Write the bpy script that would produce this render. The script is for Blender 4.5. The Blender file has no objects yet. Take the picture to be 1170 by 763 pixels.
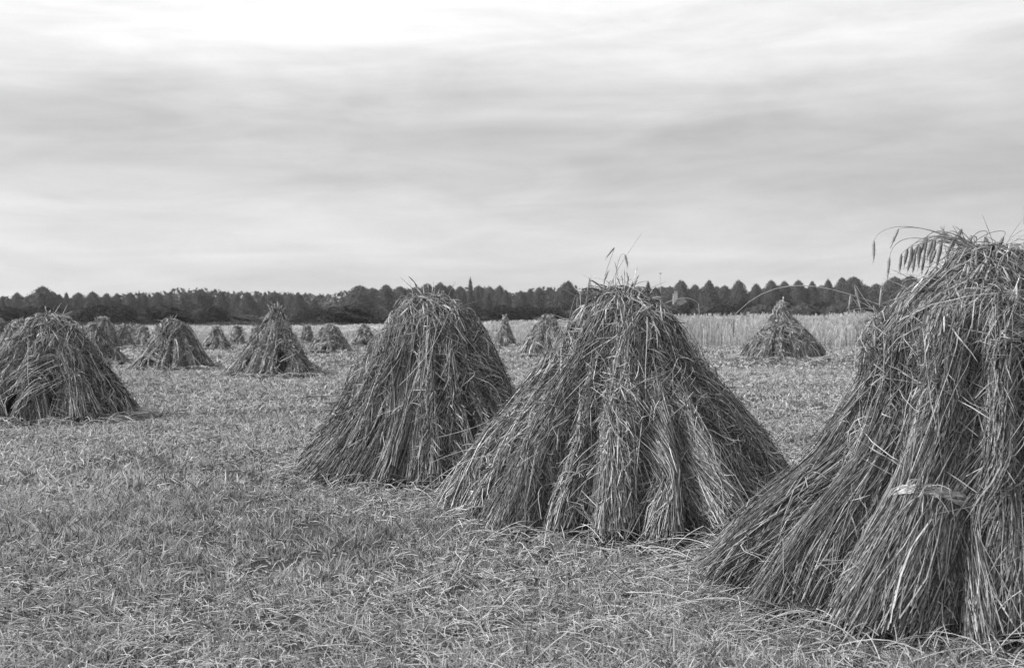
import bpy, math
import numpy as np
from mathutils import Vector

sc = bpy.context.scene
C = sc.collection
R = math.radians
PI = math.pi

# ------------------------------------------------------------------ camera
CAMZ = 1.45
FOC = 1254.0                     # focal length in photograph pixels (1170 wide)
HZ = 362.0                       # horizon row in the photograph
cd = bpy.data.cameras.new('camera')
cam = bpy.data.objects.new('camera', cd)
C.objects.link(cam)
cd.sensor_width = 36.0
cd.lens = 36.0 * FOC / 1170.0
cam.location = (0, 0, CAMZ)
cam.rotation_euler = (R(90 - 0.89), 0, 0)
cd.clip_start = 0.1
cd.clip_end = 5000
cd.dof.use_dof = True
cd.dof.focus_distance = 7.2
cd.dof.aperture_fstop = 4.2
sc.camera = cam


def W(px, py, Y):
    """real position of something seen at a photograph pixel, standing Y metres away"""
    return np.array([(px - 585.0) / FOC * Y, Y, CAMZ - (py - HZ) / FOC * Y])


# ------------------------------------------------------------------ materials
def material(name):
    m = bpy.data.materials.new(name)
    m.use_nodes = True
    nt = m.node_tree
    return m, nt, nt.nodes['Principled BSDF']


def shade_material(name, rough=0.6, spec=0.3, scale=30.0, amt=0.25, trans=0.0):
    """grey taken from the strand's own shade, mottled with fine noise"""
    m, nt, b = material(name)
    a = nt.nodes.new('ShaderNodeAttribute')
    a.attribute_name = 'shade'
    n = nt.nodes.new('ShaderNodeTexNoise')
    n.inputs['Scale'].default_value = scale
    n.inputs['Detail'].default_value = 2
    tc = nt.nodes.new('ShaderNodeTexCoord')
    nt.links.new(tc.outputs['Object'], n.inputs['Vector'])
    mr = nt.nodes.new('ShaderNodeMapRange')
    mr.inputs['From Min'].default_value = 0.3
    mr.inputs['From Max'].default_value = 0.7
    mr.inputs['To Min'].default_value = 1 - amt
    mr.inputs['To Max'].default_value = 1 + amt
    nt.links.new(n.outputs['Fac'], mr.inputs['Value'])
    mu = nt.nodes.new('ShaderNodeMath')
    mu.operation = 'MULTIPLY'
    nt.links.new(a.outputs['Fac'], mu.inputs[0])
    nt.links.new(mr.outputs['Result'], mu.inputs[1])
    nt.links.new(mu.outputs[0], b.inputs['Base Color'])
    b.inputs['Roughness'].default_value = rough
    b.inputs['Specular IOR Level'].default_value = spec
    if trans:
        t = nt.nodes.new('ShaderNodeBsdfTranslucent')
        nt.links.new(mu.outputs[0], t.inputs['Color'])
        mx = nt.nodes.new('ShaderNodeMixShader')
        mx.inputs[0].default_value = trans
        nt.links.new(b.outputs[0], mx.inputs[1])
        nt.links.new(t.outputs[0], mx.inputs[2])
        out = nt.nodes['Material Output']
        nt.links.new(mx.outputs[0], out.inputs['Surface'])
    return m


M_STRAW = shade_material('straw', 0.55, 0.35, 40, 0.3)
M_GRASS = shade_material('stubble_grass', 0.65, 0.25, 6, 0.25, 0.3)
M_RYE = shade_material('rye_crop', 0.65, 0.2, 0.35, 0.2, 0.4)
M_LEAF = shade_material('foliage', 0.7, 0.15, 0.8, 0.3, 0.15)


def flat_material(name, g, rough=0.8, scale=8.0, amt=0.25, bump=0.0):
    m, nt, b = material(name)
    tc = nt.nodes.new('ShaderNodeTexCoord')
    n = nt.nodes.new('ShaderNodeTexNoise')
    n.inputs['Scale'].default_value = scale
    n.inputs['Detail'].default_value = 6
    nt.links.new(tc.outputs['Object'], n.inputs['Vector'])
    mr = nt.nodes.new('ShaderNodeMapRange')
    mr.inputs['From Min'].default_value = 0.3
    mr.inputs['From Max'].default_value = 0.7
    mr.inputs['To Min'].default_value = g * (1 - amt)
    mr.inputs['To Max'].default_value = g * (1 + amt)
    nt.links.new(n.outputs['Fac'], mr.inputs['Value'])
    nt.links.new(mr.outputs['Result'], b.inputs['Base Color'])
    b.inputs['Roughness'].default_value = rough
    b.inputs['Specular IOR Level'].default_value = 0.2
    if bump:
        bp = nt.nodes.new('ShaderNodeBump')
        bp.inputs['Strength'].default_value = bump
        nt.links.new(n.outputs['Fac'], bp.inputs['Height'])
        nt.links.new(bp.outputs[0], b.inputs['Normal'])
    return m


M_BARK = flat_material('bark', 0.08, 0.9, 5, 0.3)
M_WALL = flat_material('plaster', 0.35, 0.9, 1.5, 0.12)
M_ROOF = flat_material('roof_sheet', 0.2, 0.7, 2.0, 0.15)
M_METAL = flat_material('galvanised_metal', 0.5, 0.5, 3.0, 0.1)
M_GLASS = flat_material('window_glass', 0.04, 0.1, 1.0, 0.1)


# ------------------------------------------------------------------ mesh building
def norm(v):
    return v / np.maximum(np.linalg.norm(v, axis=-1, keepdims=True), 1e-9)


class Builder:
    """collects strands and faces of ONE part, then links them as one mesh object"""

    def __init__(self):
        self.v, self.f3, self.f4, self.s, self.n = [], [], [], [], 0

    def add(self, v, f4=None, f3=None, shade=0.3):
        v = np.asarray(v, dtype=np.float32).reshape(-1, 3)
        if f4 is not None and len(f4):
            self.f4.append(np.asarray(f4, dtype=np.int64) + self.n)
        if f3 is not None and len(f3):
            self.f3.append(np.asarray(f3, dtype=np.int64) + self.n)
        sh = np.broadcast_to(np.asarray(shade, dtype=np.float32).reshape(-1), (len(v),)) \
            if np.size(shade) in (1, len(v)) else None
        self.v.append(v)
        self.s.append(np.array(sh))
        self.n += len(v)

    def tubes(self, P, rad, shade, rng, sides=3):
        N, K, _ = P.shape
        T = norm(np.gradient(P, axis=1))
        a = norm(rng.normal(size=(N, 1, 3)))
        u = norm(np.cross(T, a))
        w = np.cross(T, u)
        rad = np.broadcast_to(np.asarray(rad), (N, K))
        ang = 2 * PI * np.arange(sides) / sides
        V = P[:, :, None, :] + rad[:, :, None, None] * (
            np.cos(ang)[None, None, :, None] * u[:, :, None, :] + np.sin(ang)[None, None, :, None] * w[:, :, None, :])
        idx = np.arange(N * K * sides).reshape(N, K, sides)
        nx = np.roll(idx, -1, axis=2)
        f = np.stack([idx[:, :-1], nx[:, :-1], nx[:, 1:], idx[:, 1:]], axis=-1).reshape(-1, 4)
        sh = np.broadcast_to(np.asarray(shade).reshape(N, -1), (N, K)) if np.size(shade) > 1 else np.full((N, K), shade)
        self.add(V.reshape(-1, 3), f4=f, shade=np.repeat(sh.reshape(-1), sides))

    def ribbons(self, P, wid, shade, rng, flat=None):
        N, K, _ = P.shape
        T = norm(np.gradient(P, axis=1))
        a = norm(rng.normal(size=(N, 1, 3))) if flat is None else flat
        u = norm(np.cross(T, a))
        wid = np.broadcast_to(np.asarray(wid), (N, K))[:, :, None]
        V = np.stack([P - u * wid, P + u * wid], axis=2)
        idx = np.arange(N * K * 2).reshape(N, K, 2)
        f = np.stack([idx[:, :-1, 0], idx[:, :-1, 1], idx[:, 1:, 1], idx[:, 1:, 0]], axis=-1).reshape(-1, 4)
        sh = np.broadcast_to(np.asarray(shade).reshape(N, -1), (N, K)) if np.size(shade) > 1 else np.full((N, K), shade)
        self.add(V.reshape(-1, 3), f4=f, shade=np.repeat(sh.reshape(-1), 2))

    def grid(self, V, shade, close=True):
        """V: (rows, cols, 3)"""
        a, b, _ = V.shape
        idx = np.arange(a * b).reshape(a, b)
        if close:
            nx = np.roll(idx, -1, axis=1)
            f = np.stack([idx[:-1], nx[:-1], nx[1:], idx[1:]], axis=-1).reshape(-1, 4)
        else:
            f = np.stack([idx[:-1, :-1], idx[:-1, 1:], idx[1:, 1:], idx[1:, :-1]], axis=-1).reshape(-1, 4)
        self.add(V.reshape(-1, 3), f4=f, shade=shade)

    def box(self, c, s, shade=0.3):
        c = np.array(c)
        h = np.array(s) / 2.0
        v = [c + h * np.array((x, y, z)) for x in (-1, 1) for y in (-1, 1) for z in (-1, 1)]
        f = [(0, 1, 3, 2), (4, 6, 7, 5), (0, 4, 5, 1), (2, 3, 7, 6), (0, 2, 6, 4), (1, 5, 7, 3)]
        self.add(v, f4=f, shade=shade)

    def mesh(self, name, mat, smooth=True):
        V = np.concatenate(self.v)
        S = np.concatenate(self.s).astype(np.float32)
        f4 = np.concatenate(self.f4) if self.f4 else np.zeros((0, 4), np.int64)
        f3 = np.concatenate(self.f3) if self.f3 else np.zeros((0, 3), np.int64)
        me = bpy.data.meshes.new(name)
        me.vertices.add(len(V))
        me.vertices.foreach_set('co', V.astype(np.float32).reshape(-1))
        loops = np.concatenate([f4.reshape(-1), f3.reshape(-1)]).astype(np.int32)
        me.loops.add(len(loops))
        me.loops.foreach_set('vertex_index', loops)
        n4, n3 = len(f4), len(f3)
        me.polygons.add(n4 + n3)
        st = np.concatenate([np.arange(n4) * 4, n4 * 4 + np.arange(n3) * 3]).astype(np.int32)
        me.polygons.foreach_set('loop_start', st)
        me.polygons.foreach_set('use_smooth', np.full(n4 + n3, smooth, dtype=bool))
        at = me.attributes.new('shade', 'FLOAT', 'POINT')
        at.data.foreach_set('value', S)
        me.update(calc_edges=True)
        me.validate()
        me.materials.append(mat)
        return me

    def build(self, name, mat, parent=None, smooth=True):
        o = bpy.data.objects.new(name, self.mesh(name, mat, smooth))
        C.objects.link(o)
        if parent is not None:
            o.parent = parent
        return o


def thing(name, label, cat, loc, group=None):
    o = bpy.data.objects.new(name, None)
    o.empty_display_size = 0.2
    C.objects.link(o)
    o.location = loc
    o['label'] = label
    o['category'] = cat
    if group:
        o['group'] = group
    return o


def tag(o, label, cat, group=None, kind=None):
    o['label'] = label
    o['category'] = cat
    if group:
        o['group'] = group
    if kind:
        o['kind'] = kind


# smooth value noise on the plane, used to clump and thin things
_T = np.random.default_rng(99).random((256, 256))


def vnoise(x, y):
    xi = np.floor(x).astype(int)
    yi = np.floor(y).astype(int)
    fx = x - xi
    fy = y - yi
    fx = fx * fx * (3 - 2 * fx)
    fy = fy * fy * (3 - 2 * fy)
    g = lambda a, b: _T[a & 255, b & 255]
    return (g(xi, yi) * (1 - fx) + g(xi + 1, yi) * fx) * (1 - fy) + (g(xi, yi + 1) * (1 - fx) + g(xi + 1, yi + 1) * fx) * fy


# ------------------------------------------------------------------ stooks of rye
def strand_shades(rng, n, lo=0.2, hi=0.46, pale=0.06):
    s = lo * .5 + (hi * 1.15 - lo * .5) * rng.uniform(0, 1, n) ** 1.4
    k = rng.random(n) < pale * 1.3
    s[k] = rng.uniform(0.5, 0.72, k.sum())
    k = rng.random(n) < 0.2
    s[k] *= 0.5
    return s


PROF_CONE = [(0, 1.0), (.08, .985), (.2, .93), (.32, .82), (.39, .71), (.57, .53), (.76, .34), (1.0, 0)]
PROF_DOME = [(0, 1.0), (.07, .985), (.17, .93), (.31, .85), (.42, .76), (.43, .63), (.55, .42), (.8, .21), (1.0, 0)]
PROF_ROUND = [(0, 1.0), (.13, .985), (.3, .91), (.46, .75), (.68, .45), (.86, .2), (1.0, 0)]
PROF_FLARED = [(0, 1.0), (.13, .985), (.28, .91), (.41, .75), (.61, .45), (.8, .2), (1.0, 0)]
PROF_RAGGED = [(0, 1.0), (.06, .95), (.17, .8), (.38, .64), (.66, .42), (.86, .2), (1.0, 0)]
PROF_SHARP = [(0, 1.0), (.06, .97), (.14, .88), (.3, .7), (.55, .42), (.8, .17), (1.0, 0)]


class Shape:
    def __init__(self, prof, H, rx, ry):
        p = np.array(prof)
        self.z = p[::-1, 1] * H
        self.r = p[::-1, 0]
        self.H, self.rx, self.ry = H, rx, ry
        self.folds = []
        d = np.hypot(np.diff(p[:, 0] * rx), np.diff(p[:, 1] * H))
        self.q = np.concatenate([[0], np.cumsum(d)])
        self.qr, self.qz, self.Q = p[:, 0], p[:, 1] * H, self.q[-1]

    def rad(self, z):
        return np.interp(z, self.z, self.r)

    def hold(self, P, slack, k=.22, top=.97):
        """keep strands within the stook's outline, save for a little slack"""
        zt = self.H * top
        P[..., 2] = np.where(P[..., 2] > zt, zt + (P[..., 2] - zt) * k, P[..., 2])
        e = np.hypot(P[..., 0] / self.rx, P[..., 1] / self.ry)
        m = self.rad(np.minimum(P[..., 2], self.H)) * slack
        # folds between neighbouring sheaves
        th = np.arctan2(P[..., 1] / self.ry, P[..., 0] / self.rx)
        zz = P[..., 2] / self.H
        fade = np.clip((1.0 - zz) / .3, 0, 1)
        for a0, drift, depth, width in self.folds:
            dd = np.abs((th - a0 - drift * zz + PI) % (2 * PI) - PI)
            m = m * (1 - depth * fade * np.exp(-(dd / (width * (1 + 1.2 * zz))) ** 2))
        f = np.where(e > m, (m + (e - m) * k) / np.maximum(e, 1e-6), 1.0)
        P[..., 0] *= f
        P[..., 1] *= f
        return P

    def at_q(self, q, th, scale=1.0):
        q, th = np.broadcast_arrays(q, th)
        r = np.interp(q, self.q, self.qr) * scale
        z = np.interp(q, self.q, self.qz)
        return np.stack([r * self.rx * np.cos(th), r * self.ry * np.sin(th), z], axis=-1)


EAR = np.array([0.55, 1.25, 1.35, 1.1, 0.35])     # ear thickness from neck to tip


def build_sheaf(root, rng, S, th, n, sr, K, rb, rw, rt, band, reach=1.0, twist=0.0, label=None, bulge=None, lift=None, bo=0.0, tone=(.8, 1.15)):
    """one bound sheaf leaning on the stook: butts splayed on the ground, waist at its band, ears over the top"""
    H = S.H
    zt = H * 0.93 * reach
    bulge = rng.uniform(.86, 1.08) if bulge is None else bulge
    t0 = np.abs(rng.normal(0, .055, n)) + (rng.uniform(.0, .05) if lift is None else lift)
    t1 = np.clip(rng.normal(0.97, 0.09, n), 0.6, 1.15)
    s = np.linspace(0, 1, K)
    t = t0[:, None] + (t1 - t0)[:, None] * s[None]
    tz = np.clip(t, 0, 1.2) * zt

    def Rs(t):
        return np.interp(t, [0, band * .55, band, band + .15, .8, 1.1], [rb, (rb * .5 + rw * .5), rw, rw * 1.2, (rw * .5 + rt * .5), rt])

    def axis(t):
        z = np.clip(t, 0, 1.2) * zt
        r = np.maximum(S.rad(np.minimum(z, H)) * bulge - Rs(t) * .9 / max(S.rx, .1), 0.03)
        a = th + twist * t
        return np.stack([r * S.rx * np.cos(a), r * S.ry * np.sin(a), z], axis=-1)

    A = axis(t)
    tt = np.linspace(0, 1.1, 24)
    # frame: o outward, l sideways
    o = np.array([math.cos(th), math.sin(th), 0.35])
    o /= np.linalg.norm(o)
    l = np.array([-math.sin(th), math.cos(th), 0])
    # straws hang together in locks that share their bends and droop
    nc = max(4, n // 11)
    ci = rng.integers(0, nc, n)
    phi = rng.uniform(0, 2 * PI, nc)
    inw = np.cos(phi) < -0.2
    phi[inw] = np.where(rng.random(inw.sum()) < .6, rng.uniform(-1.7, 1.7, inw.sum()), phi[inw])
    phi = phi[ci] + rng.normal(0, .13, n)
    rho = np.sqrt(rng.uniform(.3, 1.0, nc))[ci] * (1 + rng.normal(0, .08, n))
    spl = 1 + rng.normal(0, .16, n)[:, None] * np.clip(1 - t / max(band, .1), 0, 1) * 1.0
    spl = spl + np.where(rng.random(n) < .07, rng.uniform(.2, .9, n), 0)[:, None] * np.clip(np.abs(t - band) * 1.6, 0, 1)
    Rr = Rs(t) * rho[:, None] * spl
    dphi = (rng.normal(0, .5, nc)[ci] + rng.normal(0, .15, n))[:, None] * (t - band)
    P = A + (Rr * np.cos(phi[:, None] + dphi))[..., None] * o + (Rr * 1.12 * np.sin(phi[:, None] + dphi))[..., None] * l
    # gentle bends of each straw
    f = rng.uniform(2, 5, (nc, 1, 3))[ci]
    P += rng.normal(0, .027, (nc, 1, 3))[ci] * np.sin(f * t[..., None] * 3 + rng.uniform(0, 6, (nc, 1, 3))[ci])
    # every straw strays a little on its own, a few are broken over
    away = (t - band)[..., None] * np.where(t < band, 1.3, 1.0)[..., None] * np.array([1, 1, .25])
    P += (rng.normal(0, .085, (nc, 1, 3))[ci] + rng.normal(0, .035, (n, 1, 3)) * np.where(rng.random(n) < .14, 4.0, 1.0)[:, None, None]) * away
    kc = np.where(rng.random(nc) < .3, 1, 0)[ci]
    P += (kc[:, None] * np.clip(t - rng.uniform(.35, .75, nc)[ci][:, None], 0, 1))[..., None] * rng.normal(0, .24, (nc, 1, 3))[ci] * np.array([1, 1, .5])
    kink = rng.random(n) < .08
    P += (np.where(kink, 1, 0)[:, None] * np.clip(t - rng.uniform(.1, .7, n)[:, None], 0, 1))[..., None] * rng.normal(0, .25, (n, 1, 3)) * np.array([1, 1, .5])
    P += np.cumsum(rng.normal(0, .011, (n, K, 3)), axis=1)
    # ears nod outwards over the last stretch
    d = np.clip((t - .78) / .3, 0, 1.2) ** 2
    oa = th + rng.normal(0, .9, nc)[ci] + rng.normal(0, .2, n)
    out = np.stack([np.cos(oa), np.sin(oa), np.zeros(n)], -1)
    P += d[..., None] * (out[:, None] * (rng.uniform(.0, .17, nc)[ci] + rng.uniform(0, .05, n))[:, None, None] + np.array([0, 0, -1.]) * (rng.uniform(.05, .3, nc)[ci] + rng.uniform(0, .08, n))[:, None, None])
    P = S.hold(P, (.97 * bulge + np.abs(rng.normal(0, .05, n)) + np.where(rng.random(n) < .04, .1, 0))[:, None], .25)
    P[..., 2] = np.maximum(P[..., 2], rng.uniform(.004, .05, n)[:, None])
    r = np.full((n, K), 1.0) * (sr * rng.uniform(.75, 1.25, n))[:, None]
    r[:, -1] *= .5
    b = Builder()
    tone = rng.uniform(*tone)
    sh = strand_shades(rng, n, .16, .5) * tone * rng.uniform(.72, 1.22, nc)[ci]
    k = int(n * .62)
    b.tubes(P[:k], r[:k], sh[:k], rng)
    b.ribbons(P[k:], r[k:] * rng.uniform(.8, 1.6, n - k)[:, None], sh[k:], rng)
    # ears: at the tips of the straws and nodding all over the upper half
    ne = int(n * .75)
    i = rng.integers(0, n, ne)
    kk = np.where(rng.random(ne) < .5, K - 1, rng.integers(int(K * .55), K, ne))
    er = max(.0056, sr * 1.25)
    s5 = np.linspace(0, 1, 5)
    tang = norm(P[i, kk] - P[i, kk - 1])
    de = norm(tang * .3 + norm(np.stack([np.cos(th), np.sin(th), np.zeros(1)[0]], -1) * .5 + np.array([0, 0, -1.0]) + rng.normal(0, .25, (ne, 3))))
    PE = P[i, kk][:, None] + de[:, None] * s5[None, :, None] * rng.uniform(.08, .14, ne)[:, None, None]
    PE[..., 2] -= .02 * (s5 ** 2)[None]
    PE = S.hold(PE, 1.03, .5, 1.0)
    b.tubes(PE, er * rng.uniform(.75, 1.15, ne)[:, None] * np.array([.45, 1, 1.05, .85, .25])[None], strand_shades(rng, ne, .18, .48, .05) * tone, rng, 4)
    # dry leaf blades peeling off the straws
    nl = int(n * 2.4)
    i = rng.integers(0, n, nl)
    kk = rng.integers(1, K - 1, nl)
    keep = rng.random(nl) < np.interp(kk / K, [0, .35, .5, 1], [.28, .4, 1, 1])
    if bo:                                               # nothing hangs over a band that shows
        keep &= (kk / K > band + .22) | (kk / K < band * .5)
    i, kk = i[keep], kk[keep]
    nl = len(i)
    dn = norm(P[i, kk - 1] - P[i, kk + 1])
    ls = H / 1.65
    dl = norm(dn + rng.normal(0, .42, (nl, 3)) + o * .15)
    s5 = np.linspace(0, 1, 5)
    PL = P[i, kk][:, None] + dl[:, None] * s5[None, :, None] * rng.uniform(.06, .22, nl)[:, None, None] * ls
    PL += (s5 ** 2)[None, :, None] * rng.normal(0, .05, (nl, 1, 3)) * ls
    PL[..., 2] -= .04 * ls * (s5 ** 2)[None] * rng.random(nl)[:, None]
    PL = S.hold(PL, (1.04 + np.abs(rng.normal(0, .09, nl)))[:, None], .5, 1.0)
    PL[..., 2] = np.maximum(PL[..., 2], .008)
    b.ribbons(PL, (sr * rng.uniform(.7, 1.6, nl))[:, None] * np.array([.8, 1.1, 1, .7, .2])[None], strand_shades(rng, nl, .18, .5, .05) * tone, rng)
    # packed heart of the sheaf
    cz = np.linspace(.03, .8, 14)
    ca = np.linspace(0, 2 * PI, 12, endpoint=False)
    Ac = axis(cz)
    rc = (Rs(cz) * .55 * np.interp(cz, [0, .6, .8], [1, 1, .15]))[:, None] * (1 + rng.normal(0, .12, (14, 12)))
    V = Ac[:, None] + (rc * np.cos(ca))[..., None] * o + (rc * np.sin(ca))[..., None] * l
    V = S.hold(V, .7, 0.0)
    V[..., 2] = np.maximum(V[..., 2], .01)
    b.grid(V, .14)
    sheaf = b.build('sheaf', M_STRAW, root)
    if label:
        sheaf['label'] = label
    # straw band: a dozen twisted straws round the waist
    nb = 22 if bo else 12
    Kb = 22
    a = np.linspace(0, 2 * PI * 1.08, Kb)[None] + rng.uniform(0, 6.28, nb)[:, None] * 0.05
    c = axis(np.array([band]))[0]
    q = axis(np.array([band + .04]))[0] - c
    q /= np.linalg.norm(q)
    oo = o - q * (o @ q)
    oo /= np.linalg.norm(oo)
    ll = np.cross(q, oo)
    tw = a * 5 + rng.uniform(0, 6.28, nb)[:, None]
    rr = rw * 1.06 + .012 * np.cos(tw)
    Pb = c + (rr * np.cos(a))[..., None] * oo + (rr * 1.1 * np.sin(a))[..., None] * ll + ((.024 if bo else .014) * np.sin(tw) + rng.normal(0, .006, (nb, 1)))[..., None] * q
    Pb = S.hold(Pb, (.99 + bo) * bulge, .15 + bo * 3)
    bb = Builder()
    bb.tubes(Pb, sr * 1.25, rng.uniform(.28, .5, nb) + min(bo * 4, .08), rng)
    # loose ends of the knot
    ne = 8
    ks = np.linspace(0, 1, 5)
    st = c + oo * rw * 1.08 + rng.normal(0, .015, (ne, 3))
    dirn = norm(oo * .6 + rng.normal(0, .6, (ne, 3)) + np.array([0, 0, -.2]))
    st = S.hold(st[None], (.99 + bo) * bulge, .15 + bo * 3)[0]
    Pe = st[:, None] + dirn[:, None] * ks[None, :, None] * rng.uniform(.06, .2, ne)[:, None, None] + np.array([0, 0, -.08]) * (ks ** 2)[None, :, None]
    bb.tubes(Pe, sr * 1.1, rng.uniform(.3, .6, ne), rng)
    bb.build('straw_band', M_STRAW, sheaf)
    return sheaf


def thatch_paths(rng, S, n, K, q0, q1, lo, hi, lift, spread, scale=1.0, hang=.05):
    """strands that start somewhere on the stook's surface and follow it down"""
    nc = max(3, n // 7)
    ci = rng.integers(0, nc, n)
    th = rng.uniform(0, 2 * PI, nc)[ci] + rng.normal(0, .07, n)
    q = np.clip((q0 + (q1 - q0) * rng.uniform(0, 1, nc) ** 1.9)[ci] + rng.normal(0, .03, n), 0, S.Q)
    L = rng.uniform(lo, hi, n)
    s = np.linspace(0, 1, K)
    qq = np.clip(q[:, None] + L[:, None] * s, 0, S.Q)
    lat = (rng.normal(0, spread, nc)[ci] + rng.normal(0, spread * .3, n))[:, None] * L[:, None] * s
    rloc = np.maximum(np.interp(qq, S.q, S.qr) * S.rx, .22)
    P = S.at_q(qq, th[:, None] + lat / rloc, scale)
    nrm = np.stack([np.cos(th), np.sin(th), np.full(n, .5)], -1)
    lf = (np.abs(rng.normal(0, lift, nc))[ci] * rng.uniform(.6, 1.3, n))[:, None] * np.sin(np.clip(s * rng.uniform(.7, 1.25, n)[:, None], 0, 1.1) * PI * .95)
    P = P + lf[..., None] * nrm[:, None]
    P = P + rng.normal(0, .022, (n, 1, 3))
    P[..., 2] -= hang * np.clip(s - .6, 0, 1)[None] ** 2 * 6 * rng.random(n)[:, None]
    P += rng.normal(0, .018, (n, 1, 3)) * np.sin(s[None, :, None] * rng.uniform(3, 8, (n, 1, 1)) + rng.uniform(0, 6, (n, 1, 3)))
    P[..., 2] = np.maximum(P[..., 2], .008)
    return P


def ear_radii(n, K, r, m, rng, thick=1.6):
    e = np.ones(K)
    e[-m:] = np.interp(np.linspace(0, 1, m), np.linspace(0, 1, 5), EAR) * thick
    return (r * rng.uniform(.8, 1.2, n))[:, None] * e[None]


def bez(p, n):
    p = [np.array(x, float) for x in p]
    t = np.linspace(0, 1, n)[:, None]
    while len(p) > 1:
        p = [p[i] * (1 - t) + p[i + 1] * t for i in range(len(p) - 1)]
    return p[0]


STOOKS = 'rye stooks standing on the stubble field'


def build_stook(label, cx, cy, H, rx, ry, sheaves, n_straw, sr, seed, prof=PROF_CONE, n_cap=700, n_fill=900, n_loose=160, fold=(.12, .36), tone=(.8, 1.15),
                K=8, stalks=(), name='rye_stook', rb=.3, rw=.18, tuft=0):
    rng = np.random.default_rng(seed)
    root = thing(name, label, 'stook', (cx, cy, 0), STOOKS)
    S = Shape(prof, H, rx, ry)
    an = sorted(R(sp[0]) % (2 * PI) for sp in sheaves)
    for i, a in enumerate(an):
        nx = an[(i + 1) % len(an)] + (2 * PI if i == len(an) - 1 else 0)
        S.folds.append((a + (nx - a) * rng.uniform(.38, .62), rng.normal(0, .12), rng.uniform(*fold), (nx - a) * rng.uniform(.13, .24)))
    for sp in sheaves:
        a = R(sp[0])
        o = dict(rb=rb * rng.uniform(.85, 1.15), rw=rw * rng.uniform(.88, 1.1), rt=.13 * H / 1.65, band=rng.uniform(.28, .58), reach=rng.choice([.7, .82, .92, 1.0]), n=1.0)
        if len(sp) > 1:
            o.update(sp[1])
        # sheaves on the far side need fewer strands
        f = o.pop('n') * (1.0 if math.sin(a) < .35 else .45)
        build_sheaf(root, rng, S, a, int(n_straw * f), sr, K, o['rb'] * min(1, H / 1.5), o['rw'] * min(1, H / 1.5), o['rt'], o['band'], o['reach'],
                    twist=rng.normal(0, .2), label=o.get('label'), bulge=o.get('bulge'), lift=o.get('lift'), bo=o.get('bo', 0.0), tone=tone)
    # fill: straw packed between the sheaves, and the cap of leaves and nodding ears
    b = Builder()
    n = n_fill
    P = thatch_paths(rng, S, n, K, 0, S.Q * .7, H * .3, H * .7, .02, .3, .6)
    b.ribbons(P, (sr * rng.uniform(.8, 1.8, n))[:, None], strand_shades(rng, n, .17, .38, .03), rng)
    u = np.linspace(0, 2 * PI, 22, endpoint=False)
    qs = np.linspace(0.03, .98, 12) * S.Q
    V = S.at_q(qs[:, None], u[None], .5) * (1 + rng.normal(0, .05, (12, 22, 1))) * np.array([1, 1, .88])
    b.grid(V, .14)
    b.build('packed_straw', M_STRAW, root)
    b = Builder()
    n = int(n_cap * .55)
    P = thatch_paths(rng, S, n, K + 1, 0, S.Q * .32, .12 * H / 1.6, .36 * H / 1.6, .035, .8, .86, .05)
    b.ribbons(P, (sr * rng.uniform(1.0, 2.6, n))[:, None] * np.interp(np.linspace(0, 1, K + 1), [0, .3, 1], [.7, 1, .3])[None],
              strand_shades(rng, n, .18, .46, .06), rng)
    n = n_cap - n
    P = thatch_paths(rng, S, n, K + 2, 0, S.Q * .32, .14 * H / 1.6, .36 * H / 1.6, .04, .85, .86, .1)
    b.tubes(P, (sr * rng.uniform(.8, 1.2, n))[:, None], strand_shades(rng, n, .2, .45, .06), rng)
    s5 = np.linspace(0, 1, 5)
    for kq in (K + 1, int(K * .6)):
        dq = norm(norm(P[:, kq] - P[:, kq - 1]) * .5 + np.array([0, 0, -.8]) + rng.normal(0, .2, (n, 3)))
        PE = P[:, kq][:, None] + dq[:, None] * s5[None, :, None] * rng.uniform(.08, .14, n)[:, None, None]
        b.tubes(PE, max(.006, sr * 1.3) * rng.uniform(.75, 1.15, n)[:, None] * np.array([.45, 1, 1.05, .85, .25])[None], strand_shades(rng, n, .18, .48, .06), rng, 4)
    b.build('ear_cap', M_STRAW, root)
    # loose straws lying across the flanks, some sticking out
    b = Builder()
    n = int(n_loose * 2.6)
    P = thatch_paths(rng, S, n, 6, 0, S.Q * .88, .1, .36, .04, 1.5, .97, .04)
    b.tubes(P, (sr * .95 * rng.uniform(.8, 1.2, n))[:, None], strand_shades(rng, n, .22, .5, .16), rng)
    n = int(max(40, n_loose * .7))
    th = rng.uniform(0, 2 * PI, n)
    q = S.Q * .8 * rng.uniform(0, 1, n) ** 1.5
    p0 = S.at_q(q, th, .93)
    d = norm(np.stack([np.cos(th), np.sin(th), np.zeros(n)], -1) * .8 + rng.normal(0, .6, (n, 3)) + np.array([0, 0, .25]))
    s = np.linspace(0, 1, 6)
    P = p0[:, None] + d[:, None] * s[None, :, None] * rng.uniform(.12, .36, n)[:, None, None]
    P[..., 2] -= (s ** 2)[None] * rng.uniform(.02, .16, n)[:, None]
    P[..., 2] = np.maximum(P[..., 2], .01)
    b.tubes(P, ear_radii(n, 6, sr * .8, 2, rng, 1.2), strand_shades(rng, n, .25, .5, .2), rng)
    # butts scattered round the foot
    n = int(n_loose * 2.2)
    th = rng.uniform(0, 2 * PI, n)
    rr = .9 + .32 * rng.uniform(0, 1, n) ** 1.6
    p0 = np.stack([rr * rx * np.cos(th), rr * ry * np.sin(th), rng.uniform(.01, .1, n)], -1)
    d = norm(np.stack([np.cos(th), np.sin(th), np.zeros(n)], -1) + rng.normal(0, .7, (n, 3)) * np.array([1, 1, .25]))
    P = p0[:, None] + d[:, None] * (s - .5)[None, :, None] * rng.uniform(.15, .5, n)[:, None, None]
    P[..., 2] = np.maximum(P[..., 2] + .04 * np.sin(s * PI)[None], .008)
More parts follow.
